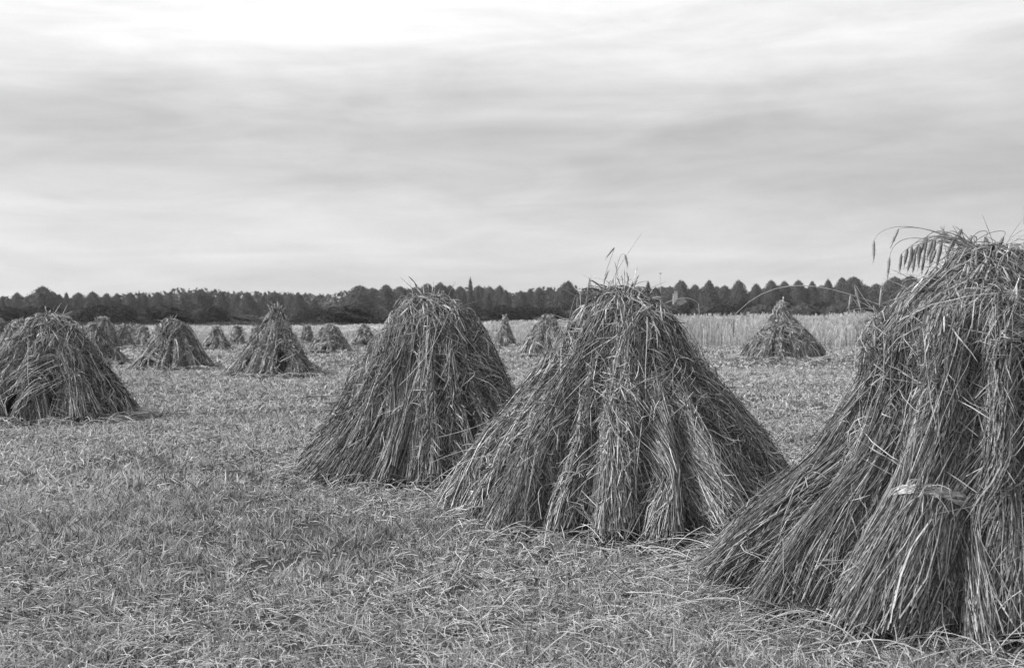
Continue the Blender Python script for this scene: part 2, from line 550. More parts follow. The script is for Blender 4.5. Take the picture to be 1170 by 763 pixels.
    b.tubes(P, (sr * .95 * rng.uniform(.8, 1.2, n))[:, None], strand_shades(rng, n, .3, .55, .3), rng)
    b.build('loose_straw', M_STRAW, root)
    if tuft:
        b = Builder()
        s = np.linspace(0, 1, 7)
        p0 = np.array([0, 0, H * .93]) + rng.normal(0, .05, (tuft, 3))
        d = norm(rng.normal(0, .3, (tuft, 3)) + np.array([0, 0, 1.]))
        P = p0[:, None] + d[:, None] * s[None, :, None] * rng.uniform(.1, .36, tuft)[:, None, None]
        P[..., 2] -= (s ** 3)[None] * rng.uniform(0, .1, tuft)[:, None]
        b.tubes(P, ear_radii(tuft, 7, sr, 3, rng, 1.6), strand_shades(rng, tuft, .3, .55, .2), rng)
        b.build('ear_tuft', M_STRAW, root)
    if stalks:
        org = np.array([cx, cy, 0])
        for pts, ear, er, shd in stalks:
            b = Builder()
            L = bez([p - org for p in pts], 14)
            b.tubes(L[None], np.linspace(.0028, .0014, 14)[None], np.array([shd]), rng, 4)
            so = b.build('stray_stalk', M_STRAW, root)
            if ear is not None:
                ke = 6
                e = np.array(ear[1]) - org
                f0 = np.array(ear[0]) - org
                E = bez([f0, (f0 + e) / 2 + np.array([0, 0, .006]), e], ke)
                b = Builder()
                prof = np.interp(np.linspace(0, 1, ke), [0, .12, .5, .85, 1], [.4, 1, 1.05, .8, .25]) * er
                b.tubes(E[None], prof[None], np.array([shd * .8]), rng, 5)
                # awns
                na = 16
                ti = rng.uniform(0, 1, na)
                st = f0 + (e - f0) * ti[:, None]
                dd = norm(norm(e - f0) * 1.0 + rng.normal(0, .22, (na, 3)))
                PA = st[:, None] + dd[:, None] * np.linspace(0, 1, 3)[None, :, None] * .035
                b.tubes(PA, np.array([.0011, .0009, .0004])[None], shd, rng)
                b.build('ear', M_STRAW, so)
    return root


# --- nearest stook at the right edge, with drooping ears over its crown
rs = np.random.default_rng(5)
sA = []
yA = 5.85
for i in range(28):                                     # bunch of ears nodding to the left of the crown
    ex = rs.uniform(1026, 1074) if i < 18 else rs.uniform(1074, 1150)
    ey = 268 + max(0, 1070 - ex) * .12 + rs.uniform(0, 20)
    Y = yA + rs.uniform(-.22, .18)
    tip = (ex - rs.uniform(1, 8), ey + rs.uniform(16, 24))
    sA.append(([W(1120 + rs.uniform(-12, 20), 296 + rs.uniform(-6, 8), Y), W(1090, 266 + rs.uniform(-6, 8), Y), W(ex + 14, ey - 16, Y), W(ex, ey, Y)],
               (W(ex, ey, Y), W(tip[0], tip[1], Y)), .0085 * rs.uniform(.85, 1.1), .22))
def stalkA(pts, ear, Y=yA, er=.007, shd=.33):
    sA.append(([W(x, y, Y) for x, y in pts], None if ear is None else tuple(W(x, y, Y) for x, y in ear), er, shd))
stalkA([(1105, 285), (1060, 252), (1006, 252), (998, 275)], ((998, 275), (998, 297)))
stalkA([(1112, 288), (1075, 258), (1035, 258), (1026, 262)], ((1026, 262), (1019, 279)))
stalkA([(1100, 292), (1050, 262), (1020, 268), (1016, 294)], ((1016, 294), (1014, 316)))
stalkA([(1128, 296), (1110, 275), (1098, 264), (1091, 259)], ((1098, 263), (1094, 272)))
stalkA([(1148, 290), (1140, 276), (1130, 270), (1124, 271)], ((1124, 271), (1135, 284)))
stalkA([(1086, 300), (1080, 290), (1078, 280), (1079, 276)], ((1079, 276), (1077, 262)))
stalkA([(1140, 310), (1100, 280), (1090, 262), (1088, 258)], None)
stalkA([(1062, 340), (1010, 336), (1004, 352), (1005, 351)], ((1005, 351), (1007, 328)), er=.006, shd=.45)
stalkA([(1040, 350), (1022, 352), (1022, 345)], ((1022, 345), (1031, 330)), er=.006, shd=.42)
stalkA([(1020, 370), (985, 350), (978, 322), (976, 325)], ((976, 326), (984, 357)), er=.0045, shd=.5)
stalkA([(1010, 372), (975, 350), (972, 335)], ((972, 336), (970, 352)), er=.005, shd=.42)
stalkA([(1050, 366), (980, 340), (900, 296), (842, 357)], None, shd=.42)      # long straw arching out to the left
stalkA([(842, 357), (839, 362), (838, 365)], ((838, 365), (838, 381)), er=.0055, shd=.3)
stalkA([(1060, 402), (1000, 380), (930, 410), (880, 432)], None, shd=.5)
stalkA([(1010, 400), (990, 392), (985, 375), (1000, 362)], None, shd=.55)
build_stook('largest nearest stook cut by the right frame edge, ears drooping over its crown',
            2.5, 5.68, 1.77, 1.52, 1.25,
            [(230, dict(rb=.34, rw=.17, band=.36, n=1.4, bulge=1.07, reach=.9, lift=.02, bo=.075, label='bound sheaf in front with a pale straw band and splayed butts')),
             (184, dict(rb=.42, rw=.16, band=.38, n=1.4, reach=.82, bulge=1.06, bo=.04)), (206, dict(rb=.24, band=.66, rw=.14, reach=1.0, bulge=1.02, bo=.04)),
             (252, dict(reach=1.0, bulge=.9)), (272, dict(rb=.3, reach=.75, bulge=1.05)), (298, dict(rb=.3, reach=.9)), (322,), (348,), (15,), (45,), (80,), (115,), (150,)],
            4200, .0022, 11, PROF_DOME, n_cap=2600, n_fill=2600, n_loose=560, K=10, stalks=sA, fold=(.22, .5), tone=(.66, .95), rb=.25, rw=.125)  # low tone puts the shade on this stook's side into its straw colour

# --- middle stook
sB = []
yB = 7.85
def stalkB(pts, ear, Y=yB, er=.0075, shd=.36):
    sB.append(([W(x, y, Y) for x, y in pts], None if ear is None else tuple(W(x, y, Y) for x, y in ear), er, shd))
stalkB([(696, 330), (704, 306), (716, 292), (733, 266)], None, shd=.5)
stalkB([(703, 325), (704, 300), (709, 286), (714, 291)], ((714, 291), (717, 304)))
stalkB([(690, 330), (688, 315), (700, 292), (702, 283)], ((702, 283), (693, 294)))
stalkB([(700, 330), (712, 312), (714, 318), (717, 331)], None, er=.006)
stalkB([(694, 332), (696, 316), (700, 319), (703, 332)], None, er=.006)
stalkB([(690, 335), (690, 325), (691, 320)], ((691, 320), (694, 312)))
stalkB([(670, 345), (670, 338), (672, 333)], ((671, 334), (674, 318)), er=.006)
stalkB([(663, 352), (664, 345), (662, 330)], None, shd=.6)
stalkB([(735, 342), (742, 338), (745, 341)], ((745, 341), (752, 340)), er=.006, shd=.5)
stalkB([(752, 350), (775, 338), (790, 338), (798, 347)], None, shd=.45)
stalkB([(798, 347), (799, 355), (799, 364)], None, shd=.45)
stalkB([(822, 452), (820, 440), (820, 432)], ((820, 432), (817, 418)), shd=.28)
stalkB([(560, 520), (530, 524), (500, 540), (470, 575)], None, Y=7.6, shd=.5)
stalkB([(555, 510), (535, 512), (510, 520), (490, 530)], None, Y=7.6, shd=.5)
build_stook('wide stook in the middle foreground with two lone ears standing up against the sky',
            0.8, 7.95, 1.62, 1.25, 1.2,
            [(184, dict(rb=.3, n=1.2, reach=.8, bulge=1.06)), (204, dict(rb=.28, reach=.92, bulge=.96)), (224, dict(rb=.22, reach=1.0, bulge=1.03, band=.42)),
             (243, dict(reach=.9, bulge=.9)), (259, dict(rb=.23, reach=.92, bulge=1.0, band=.5)), (276, dict(reach=.92, bulge=.9)),
             (298, dict(rb=.42, rw=.18, band=.46, n=1.7, reach=.66, bulge=1.1, bo=.03)), (318, dict(bulge=.95, reach=1.0)), (336, dict(rb=.26, reach=.8, bulge=1.03)), (356,), (25,), (60,), (100,), (145,)],
            3000, .0028, 23, PROF_CONE, n_cap=2200, n_fill=2000, n_loose=300, K=9, tuft=36, stalks=sB, fold=(.06, .36), rb=.22, rw=.115)

# --- stook just behind it
sC = []
def stalkC(pts, ear, Y=10.2, er=.008, shd=.4):
    sC.append(([W(x, y, Y) for x, y in pts], None if ear is None else tuple(W(x, y, Y) for x, y in ear), er, shd))
stalkC([(472, 345), (472, 335), (470, 325), (467, 320)], None, shd=.55)
stalkC([(490, 345), (493, 338), (500, 336), (510, 336)], None, shd=.55)
stalkC([(430, 520), (470, 500), (540, 500), (575, 470)], None, Y=9.3, shd=.6)
stalkC([(440, 455), (480, 420), (500, 395), (515, 350)], None, Y=9.55, shd=.6)
stalkC([(585, 480), (588, 455), (596, 462)], None, Y=10.0, shd=.5)
build_stook('blunt topped stook second from the middle, its left flank of tied sheaves trailing out',
            -0.76, 10.15, 1.59, 1.21, 1.12,
            [(181, dict(rb=.3, reach=.72, bulge=1.06, band=.35)), (200, dict(rb=.28, reach=.82, bulge=1.0)), (218, dict(rb=.22, reach=.92, bulge=1.06)), (236, dict(bulge=.88)),
             (254, dict(rb=.2, rw=.12, band=.42, reach=1.0, bulge=1.07, bo=.04)), (272, dict(rb=.2, band=.33, reach=.92, bulge=.98)), (291, dict(bulge=.92, reach=1.0)), (308, dict(bulge=1.04)),
             (328, dict(bulge=.96)), (350,), (15,), (50,), (95,), (140,)],
            2400, .0034, 37, PROF_FLARED, n_cap=1600, n_fill=1400, n_loose=220, K=8, tuft=26, stalks=sC, fold=(.08, .38), tone=(.75, 1.08), rb=.21, rw=.115)

# --- the others further out: label, px, base row, H, rx, profile, straws, seed, tuft
MID = [
    ('bushy stook at the left picture edge with a frayed bright top', 58, 489, 1.44, 1.17, PROF_ROUND, 1000, 41, 8),
    ('dark stook peeping out right behind the frayed stook at the left edge', 108, 417, 1.2, .95, PROF_ROUND, 420, 42, 0),
    ('wide low stook at left with a flat bright crown', 195, 424, 1.33, 1.06, PROF_ROUND, 520, 43, 0),
    ('pointed stook with a tall tuft on its tip, standing alone at centre left', 316, 433, 1.6, 1.18, PROF_SHARP, 640, 44, 60),
    ('squat rounded stook just right of the pointed tufted stook', 377, 404, 1.1, .9, PROF_ROUND, 330, 45, 0),
    ('tall ragged stook on the right before the pale standing rye', 893, 413, 1.9, 1.38, PROF_RAGGED, 620, 46, 14),
    ('half hidden stook peeping out at the left shoulder of the middle foreground stook', 625, 408, 1.5, 1.0, PROF_CONE, 420, 47, 0),
    ('small slender stook between the two big foreground stooks', 577, 396, 1.42, .62, PROF_SHARP, 240, 48, 8),
    ('small stook left of the pointed tufted stook, the broader of two', 247, 400, .98, .66, PROF_CONE, 240, 49, 0),
    ('small stook left of the pointed tufted stook, the narrower of two', 271, 394, .95, .46, PROF_ROUND, 180, 50, 0),
    ('narrow little stook close behind the squat rounded stook', 351, 392, .96, .42, PROF_ROUND, 160, 51, 0),
    ('stook mostly hidden behind the left flank of the blunt topped stook', 416, 397, 1.05, .8, PROF_CONE, 220, 52, 0),
    ('stook behind the left shoulder of the frayed stook at the left edge', 22, 410, 1.3, 1.0, PROF_ROUND, 330, 53, 6),
    ('farther stook cut by the left edge of the picture', -4, 402, 1.35, .95, PROF_CONE, 260, 54, 0),
    ('small upright stook between the dark stook and the wide low stook', 139, 398, 1.05, .6, PROF_ROUND, 200, 55, 0),
    ('left one of the two tiny stooks at the back of the far left cluster', 149, 390, .95, .4, PROF_ROUND, 130, 56, 0),
    ('right one of the two tiny stooks at the back of the far left cluster', 157, 389, .95, .42, PROF_ROUND, 130, 57, 0),
    ('small stook tucked against the left side of the wide low stook', 164, 397, .98, .55, PROF_CONE, 180, 58, 0),
    ('small stook leaning out behind the right side of the wide low stook', 214, 393, .98, .5, PROF_CONE, 150, 59, 0),
    ('pale stook directly behind the dark stook peeping out at left', 118, 400, 1.42, .9, PROF_ROUND, 220, 60, 0),
    ('tiny stook hidden behind the left slope of the pointed tufted stook', 293, 391, .95, .45, PROF_CONE, 140, 61, 0),
]
for lab, px, by, H, rx, prof, ns, seed, tuft in MID:
    rg = np.random.default_rng(seed)
    df = CAMZ * FOC / (by - HZ)
    cy = df + rx * .92
    cx = (px - 585) / FOC * cy
    sr = max(.004, .0003 * cy)
    nsh = 11 if rx > .8 else (8 if rx > .55 else 6)
    a0 = rg.uniform(0, 360)
    sh = [(a0 + 360 * i / nsh + rg.uniform(-9, 9), dict(bulge=rg.uniform(.8, 1.12))) for i in range(nsh)]
    build_stook(lab, cx, cy, H, rx, rx * .92, sh, ns, sr, seed, prof, n_cap=int(ns * 1.3), n_fill=int(ns * 1.2), n_loose=max(30, ns // 4),
                K=7, rb=.23 * min(1, rx), rw=.12 * min(1, rx + .1), tuft=tuft)


# ------------------------------------------------------------------ ground and stubble
gb = Builder()
xs = np.array([-740, -300, -60, -20, 0, 20, 60, 300, 740.])
ys = np.array([-240, -120, -40, -5, 10, 30, 80, 300, 540.])
gb.grid(np.stack([np.repeat(xs[None], 9, 0), np.repeat(ys[:, None], 9, 1), np.zeros((9, 9))], -1), .2, close=False)
mg, nt, pb = material('field_soil')
tc = nt.nodes.new('ShaderNodeTexCoord')
mpn = nt.nodes.new('ShaderNodeMapping')
nt.links.new(tc.outputs['Object'], mpn.inputs['Vector'])
def nz(scale, det=5):
    n = nt.nodes.new('ShaderNodeTexNoise')
    n.inputs['Scale'].default_value = scale
    n.inputs['Detail'].default_value = det
    nt.links.new(mpn.outputs[0], n.inputs['Vector'])
    return n
n1, n2, n3 = nz(.35), nz(5), nz(45, 3)
def mrange(src, a, b):
    m = nt.nodes.new('ShaderNodeMapRange')
    m.inputs['From Min'].default_value = .3
    m.inputs['From Max'].default_value = .7
    m.inputs['To Min'].default_value = a
    m.inputs['To Max'].default_value = b
    nt.links.new(src.outputs['Fac'], m.inputs['Value'])
    return m.outputs['Result']
def mul(a, b):
    m = nt.nodes.new('ShaderNodeMath')
    m.operation = 'MULTIPLY'
    nt.links.new(a, m.inputs[0])
    nt.links.new(b, m.inputs[1])
    return m.outputs[0]
col = mul(mul(mrange(n1, .05, .085), mrange(n2, .8, 1.2)), mrange(n3, .6, 1.4))
nt.links.new(col, pb.inputs['Base Color'])
pb.inputs['Roughness'].default_value = .95
pb.inputs['Specular IOR Level'].default_value = .1
bp = nt.nodes.new('ShaderNodeBump')
bp.inputs['Strength'].default_value = .6
bp.inputs['Distance'].default_value = .03
nt.links.new(n3.outputs['Fac'], bp.inputs['Height'])
nt.links.new(bp.outputs[0], pb.inputs['Normal'])
g = gb.build('ground', mg, smooth=False)
g['kind'] = 'structure'


def scatter(rng, n, d0, d1, margin, power=1.0):
    """points in the wedge of field in front of the camera, evenly by area"""
    d = np.sqrt(rng.uniform(d0 ** 2, d1 ** 2, n))
    x = rng.uniform(-1, 1, n) * (d * .468 * margin + .6)
    return x, d


rg = np.random.default_rng(3)
gr = Builder()
lit = Builder()
for d0, d1, n, hmin, hmax, w, far_gain in ((2.6, 5.5, 150000, .02, .09, .0026, .98), (5.5, 9, 190000, .02, .09, .0033, 1.0), (9, 16, 200000, .02, .09, .005, 1.08),
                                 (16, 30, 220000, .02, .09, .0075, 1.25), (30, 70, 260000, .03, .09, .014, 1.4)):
    x, y = scatter(rg, n, d0, d1, 1.22)
    # clumps: strands gather round tuft centres
    nt_ = max(1, n // 34)
    tx, ty = scatter(rg, nt_, d0, d1, 1.22)
    k = rg.random(n) < .6
    j = rg.integers(0, nt_, n)
    x = np.where(k, tx[j] + rg.normal(0, .045, n), x)
    y = np.where(k, ty[j] + rg.normal(0, .045, n), y)
    dens = vnoise(x * 2.3, y * 2.3) * .25 + vnoise(x * 5 + 30, y * 5) * .5 + vnoise(x * 15 + 70, y * 15) * .25
    keep = dens > rg.uniform(.28, .62, n)
    x, y, dens, k, j = x[keep], y[keep], dens[keep], k[keep], j[keep]
    m = len(x)
    h = rg.uniform(hmin, hmax, m) * (.3 + 1.3 * dens) * np.where(rg.random(m) < .03, 1.7, 1)
    az = rg.uniform(0, 2 * PI, m)
    # strands of one tuft fan outwards
    az = np.where(k, np.arctan2(y - ty[j], x - tx[j]) + rg.normal(0, .5, m), az)
    lean = np.abs(rg.normal(.6, .5, m)).clip(.05, 2.4)
    flat = rg.random(m) < .38                            # blades trodden flat
    lean = np.where(flat, rg.uniform(2.0, 6.0, m), lean)
    h = np.where(flat, h * rg.uniform(.15, .5, m), h)
    L = h * np.sqrt(1 + .4 * lean ** 2)
    dx = np.stack([np.cos(az), np.sin(az)], -1) * (h * lean)[:, None]
    P = np.zeros((m, 3, 3))
    P[:, 0] = np.stack([x, y, np.zeros(m)], -1)
    tipz = h * rg.uniform(.6, 1.1, m)
    bow = np.abs(rg.normal(0, .05, m))
    P[:, 1] = np.stack([x + dx[:, 0] * (.5 - bow), y + dx[:, 1] * (.5 - bow), tipz * (.5 + bow)], -1)
    P[:, 2] = np.stack([x + dx[:, 0], y + dx[:, 1], tipz], -1)
    patch = vnoise(x * .55 + 9, y * .55)
    sh = np.where(rg.random(m) < .38, rg.uniform(.09, .28, m), rg.uniform(.38, .72, m)) * (.8 + .4 * patch) * far_gain  # last factor paints far blades lighter, against their dark self-shading
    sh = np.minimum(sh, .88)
    kk = rg.random(m) < .08
    sh[kk] = rg.uniform(.5, .7, kk.sum())
    kk = rg.random(m) < .2
    sh[kk] *= .5
    wv = w * rg.uniform(.6, 1.4, m)
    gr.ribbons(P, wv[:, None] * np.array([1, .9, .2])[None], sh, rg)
    # cut straw lying about and stubble stems
    n2_ = n // 11
    x, y = scatter(rg, n2_, d0, d1, 1.22)
    cl = vnoise(x * 1.1 + 50, y * 1.1)
    kp = cl > rg.uniform(.2, .65, n2_)
    x, y = x[kp], y[kp]
    m = len(x)
    az = rg.uniform(0, 2 * PI, m)
    L = rg.uniform(.025, .13, m) * np.where(rg.random(m) < .04, 2.4, 1)
    el = rg.normal(0, .3, m)
    s = np.linspace(-.5, .5, 4)
    z0 = rg.uniform(.015, .07, m)
    bend = rg.normal(0, .012, m)
    P = np.stack([x[:, None] + np.cos(az)[:, None] * L[:, None] * s - np.sin(az)[:, None] * bend[:, None] * (s * 2) ** 2,
                  y[:, None] + np.sin(az)[:, None] * L[:, None] * s + np.cos(az)[:, None] * bend[:, None] * (s * 2) ** 2,
                  z0[:, None] + np.sin(el)[:, None] * L[:, None] * s - .06 * L[:, None] * (s * 2) ** 2], -1)
    P[..., 2] = np.maximum(P[..., 2], .01)
    lit.tubes(P, (w * .75 * rg.uniform(.7, 1.3, m))[:, None], rg.uniform(.26, .66, m), rg)
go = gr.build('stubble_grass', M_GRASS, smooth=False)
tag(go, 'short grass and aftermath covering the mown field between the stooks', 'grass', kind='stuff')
lo = lit.build('straw_litter', M_STRAW)
tag(lo, 'cut straw scattered over the mown field', 'straw', kind='stuff')

# ------------------------------------------------------------------ standing rye behind the stubble
ry = Builder()


def rye_front(x):
    return np.interp(x, [-60, -24, -8, 4, 12, 40], [66, 66, 64, 60, 55.5, 54]) + 1.2 * (vnoise(x * .35 + 7, x * 0 + 3) - .5)


def rye_h(x, y):
    return np.interp(x / y * 60, [-30, -10, 0, 10, 20], [.46, .5, .95, 1.34, 1.4]) * (.8 + .2 * vnoise(x * .5, y * .5) + .16 * vnoise(x * 2.1, y * 1.6))


for dep0, dep1, n, w in ((-1, 3, 70000, .013), (3, 12, 60000, .02), (12, 62, 70000, .045)):
    u = rg.uniform(-1, 1, n)
    dep = rg.uniform(dep0, dep1, n)
    x = u * (34 + dep * .55)
    y = rye_front(x) + dep + rg.normal(0, 1.0, n) + np.where(x < 0, np.abs(rg.normal(0, 4, n)), 0)
    h = rye_h(x, y) * rg.uniform(.8, 1.1, n) * np.clip(rg.uniform(.35, 1.2, n) + dep * .3, .3, 1)
    ln = rg.normal(0, .2, (n, 2)) * h[:, None]
    h = h * (.8 + .4 * vnoise(x * 1.1 + 20, y * .9))
    s = np.array([0, .55, .88, 1.0])
    P = np.zeros((n, 4, 3))
    P[..., 0] = x[:, None] + ln[:, :1] * s ** 2
    P[..., 1] = y[:, None] + ln[:, 1:] * s ** 2
    P[..., 2] = h[:, None] * np.array([0, .62, .95, .84])
    sh = rg.uniform(.36, .74, n) * (.8 + .4 * vnoise(x * .3 + 4, y * .3))
    ry.ribbons(P, w * np.array([.5, .7, 1.1, .5])[None] * rg.uniform(.6, 1.3, n)[:, None], sh, rg)
# the closed top of the crop seen at a low angle
xx = np.linspace(-75, 75, 90)
dd = np.linspace(1.5, 70, 60)
X = xx[None].repeat(60, 0)
Yv = rye_front(X) + dd[:, None]
Zv = rye_h(X, Yv) * .8 + .1 * (vnoise(X * 1.3, Yv * 1.3) - .5)
ry.grid(np.stack([X, Yv, Zv], -1), .6, close=False)
o = ry.build('standing_rye', M_RYE, smooth=False)
tag(o, 'pale band of uncut rye standing behind the stubble', 'rye', kind='stuff')

# tall dry weeds at the edge of the standing rye
# ------------------------------------------------------------------ trees and bushes
def limb(b, rng, p0, p1, r0, r1, k=5):
    P = bez([p0, (np.array(p0) + np.array(p1)) / 2 + rng.normal(0, .02, 3), p1], k)
    b.tubes(P[None], np.linspace(r0, r1, k)[None], .08, rng, 6)


def crown_cloud(b, rng, prof, n, leaf, lo, hi, lump=.16, lean=0.0, core=.72):
    """leaf faces filling a crown whose radius follows prof (z, r), pushed in and out in lumps; an opaque heart inside"""
    pz = np.array([p[0] for p in prof])
    pr = np.array([p[1] for p in prof])
    ph = rng.uniform(0, 2 * PI, 12)
    fa = rng.integers(2, 9, 12)
    fz = rng.uniform(5, 26, 12)

    def rad(z, a):
        m = sum(np.sin(fa[i] * a + ph[i] + fz[i] * z) for i in range(12)) / 12
        return np.interp(z, pz, pr) * (1 + lump * 2.6 * m)

    z = rng.uniform(pz[0], pz[-1], n * 4)
    z = z[rng.random(n * 4) < np.interp(z, pz, pr) / pr.max() * .9 + .1][:n]
    n = len(z)
    a = rng.uniform(0, 2 * PI, n)
    rr = rad(z, a) * rng.uniform(.5, 1.0, n) ** .45 * (1 + np.abs(rng.normal(0, .09, n)))
    P = np.stack([rr * np.cos(a) + lean * (z - .4), rr * np.sin(a), z + rng.normal(0, .008, n)], -1)
    nr = norm(rng.normal(size=(n, 3)) + np.stack([np.cos(a), np.sin(a), np.full(n, .7)], -1) * .6)
    u = norm(np.cross(nr, rng.normal(size=(n, 3))))
    v = np.cross(nr, u)
    s = leaf * rng.uniform(.5, 1.5, n)[:, None]
    V = np.stack([P - u * s, P + v * s * .6, P + u * s, P - v * s * .6], 1)
    b.add(V.reshape(-1, 3), f4=np.arange(n * 4).reshape(n, 4), shade=np.repeat(rng.uniform(lo, hi, n), 4))
    if core:
        zz = np.linspace(pz[0] + .02, pz[-1] - .03, 12)
        aa = np.linspace(0, 2 * PI, 18, endpoint=False)
        r = rad(zz[:, None], aa[None]) * core
        b.grid(np.stack([r * np.cos(aa) + lean * (zz[:, None] - .4), r * np.sin(aa), np.broadcast_to(zz[:, None], r.shape)], -1), (lo + hi) / 2)


CROWN = {
    'round': [(.1, .12), (.2, .3), (.4, .4), (.6, .4), (.78, .33), (.9, .21), (.97, .09), (1.0, 0)],
    'cone': [(.08, .2), (.16, .36), (.35, .35), (.55, .29), (.72, .21), (.86, .13), (.95, .07), (1.0, 0)],
    'dome': [(.1, .2), (.18, .34), (.4, .38), (.6, .36), (.78, .28), (.9, .18), (.97, .09), (1.0, 0)],
    'spire': [(.05, .03), (.15, .075), (.5, .08), (.75, .06), (.92, .03), (1.0, 0)],
    'lean': [(.12, .12), (.25, .3), (.45, .38), (.65, .34), (.82, .22), (.95, .1), (1.0, 0)],
}


def tree_proto(kind, seed, n=5200):
    """unit-high tree: returns trunk mesh and crown mesh"""
    rng = np.random.default_rng(seed)
    cb = Builder()
    crown_cloud(cb, rng, CROWN[kind], n if kind != 'spire' else 2200, .017 if kind != 'spire' else .012, .07, .13,
                {'round': .34, 'lean': .3, 'cone': .2, 'dome': .2, 'spire': .2}[kind], .35 if kind == 'lean' else 0)
    tb = Builder()
    limb(tb, rng, (0, 0, 0), (0, 0, .7), .022, .008, 7)
    if kind != 'spire':
        for i in range(9):
            z = rng.uniform(.2, .6)
            a = rng.uniform(0, 2 * PI)
            rr = rng.uniform(.1, .26)
            limb(tb, rng, (0, 0, z), (rr * math.cos(a), rr * math.sin(a), z + rng.uniform(.06, .2)), .009, .003, 4)
    return tb.mesh('trunk', M_BARK), cb.mesh('crown', M_LEAF, False)


PROTO = {}
for kind, cnt in (('round', 6), ('cone', 4), ('dome', 5), ('spire', 1), ('lean', 1)):
    PROTO[kind] = [tree_proto(kind, 200 + 17 * i + len(kind)) for i in range(cnt)]
KINDTXT = {'round': 'round crowned', 'cone': 'cone shaped', 'dome': 'dome crowned', 'spire': 'spire shaped', 'lean': 'leaning'}
NAMES = {'round': 'broadleaf_tree', 'cone': 'conifer_tree', 'dome': 'broadleaf_tree', 'spire': 'poplar_tree', 'lean': 'broadleaf_tree'}
# px, top row, crown width px, kind, distance, label or None
TREES = [
    (-12, 335, 20, 'round', 260, None), (3, 339, 9, 'cone', 255, None), (20, 334, 15, 'round', 260, None), (35, 337, 20, 'round', 255, None),
    (49, 327, 24, 'round', 250, 'tallest broad tree in the tree line at far left, above the frayed stook'), (60, 333, 18, 'round', 255, None),
    (68, 336, 12, 'dome', 262, None), (76, 334, 12, 'cone', 260, None), (90, 334, 17, 'round', 256, None), (106, 333, 17, 'round', 252, None),
    (122, 335, 15, 'dome', 258, None), (134, 335, 13, 'dome', 260, None), (149, 334, 16, 'dome', 256, None),
    (159, 332, 4, 'spire', 258, 'thin dark spike of a tree in the tree line above the wide low stook'),
    (165, 335, 13, 'dome', 260, None), (180, 334, 15, 'dome', 258, None), (194, 336, 14, 'dome', 258, None),
    (212, 334, 22, 'round', 250, None), (228, 331, 24, 'round', 250, None), (240, 334, 15, 'dome', 252, None),
    (253, 333, 20, 'cone', 246, None), (270, 336, 13, 'dome', 256, None), (283, 334, 26, 'cone', 240, None), (300, 338, 14, 'dome', 260, None),
    (315, 334, 22, 'round', 246, None), (332, 337, 16, 'dome', 244, None), (341, 334, 20, 'cone', 240, None), (359, 341, 16, 'cone', 240, None),
    (411, 326, 30, 'round', 270, None), (426, 329, 26, 'round', 270, None), (441, 325, 20, 'round', 266, None), (457, 327, 24, 'round', 266, None),
    (474, 328, 22, 'round', 264, None), (488, 324, 24, 'round', 262, None), (503, 323, 22, 'round', 262, None), (514, 326, 18, 'round', 264, None),
    (526, 327, 18, 'round', 262, None), (537.5, 317, 6.5, 'spire', 256, 'thin poplar spire rising out of the tree line right of the blunt topped stook'),
    (547, 326, 18, 'round', 264, None), (559, 327, 18, 'round', 262, None), (571, 326, 14, 'round', 258, None), (578, 331, 16, 'cone', 254, None),
    (595, 332, 14, 'round', 262, None), (606, 330, 14, 'dome', 262, None), (616, 328, 16, 'round', 260, None), (628, 329, 18, 'round', 260, None),
    (641, 321, 30, 'lean', 240, 'big tree leaning right, seen at the left shoulder of the middle foreground stook'),
    (655, 329, 16, 'round', 262, None), (672, 328, 20, 'round', 262, None), (692, 327, 20, 'dome', 262, None), (712, 328, 20, 'round', 262, None),
    (729, 327, 18, 'round', 260, None), (740.5, 321, 11, 'cone', 256, None), (749, 328, 15, 'round', 262, None), (765, 327, 22, 'round', 258, None),
    (778, 320, 21, 'dome', 254, 'dark dome crowned tree directly behind the pale gable'), (794, 325, 18, 'dome', 258, None), (810, 320, 26, 'cone', 250, None),
    (828, 326, 20, 'round', 258, None), (844, 320, 20, 'dome', 254, None), (864, 324, 17, 'dome', 258, None), (881, 320, 19, 'dome', 254, None),
    (896, 321, 18, 'dome', 256, None), (912, 320, 19, 'dome', 254, None), (928, 321, 20, 'cone', 254, None), (946, 319, 20, 'cone', 252, None),
    (962, 317, 20, 'dome', 250, None), (975, 316, 26, 'round', 248, None), (1001, 324, 22, 'round', 256, None),
    (1022, 316, 30, 'round', 240, None), (1040, 315, 32, 'round', 236, None), (1062, 316, 30, 'round', 240, None), (1088, 316, 26, 'round', 246, None),
    (1110, 314, 30, 'round', 240, None), (1135, 308, 30, 'round', 220, None), (1166, 296, 50, 'round', 190, 'closest tree, showing above the right shoulder of the largest stook'),
    (1215, 300, 40, 'round', 200, None), (1245, 310, 34, 'round', 220, None), (-35, 334, 22, 'round', 255, None), (-60, 332, 24, 'round', 255, None),
]
rt = np.random.default_rng(8)
for px in (756, 787, 803, 819, 836, 873, 889, 904, 921, 938, 954, 988, 1012):
    TREES.append((px, rt.uniform(325, 332), rt.uniform(16, 26), ('round', 'dome', 'round')[rt.integers(0, 3)], rt.uniform(262, 285), None))
SECTIONS = [(-999, 96, 'above the frayed left stook'), (96, 200, 'above the small stook cluster'),
            (200, 300, 'just left of the tufted stook'), (300, 400, 'right of the tufted stook tip'),
            (400, 532, 'behind the blunt topped stook'), (532, 636, 'right of the poplar spire'),
            (636, 753, 'behind the middle stook top'), (753, 870, 'right of the thin mast'),
            (870, 1000, 'above the ragged right stook'), (1000, 1999, 'behind the largest stook')]
ORD = ['first', 'second', 'third', 'fourth', 'fifth', 'sixth', 'seventh', 'eighth', 'ninth', 'tenth', 'eleventh', 'twelfth', 'thirteenth', 'fourteenth']
sec_count = {}
rg = np.random.default_rng(77)
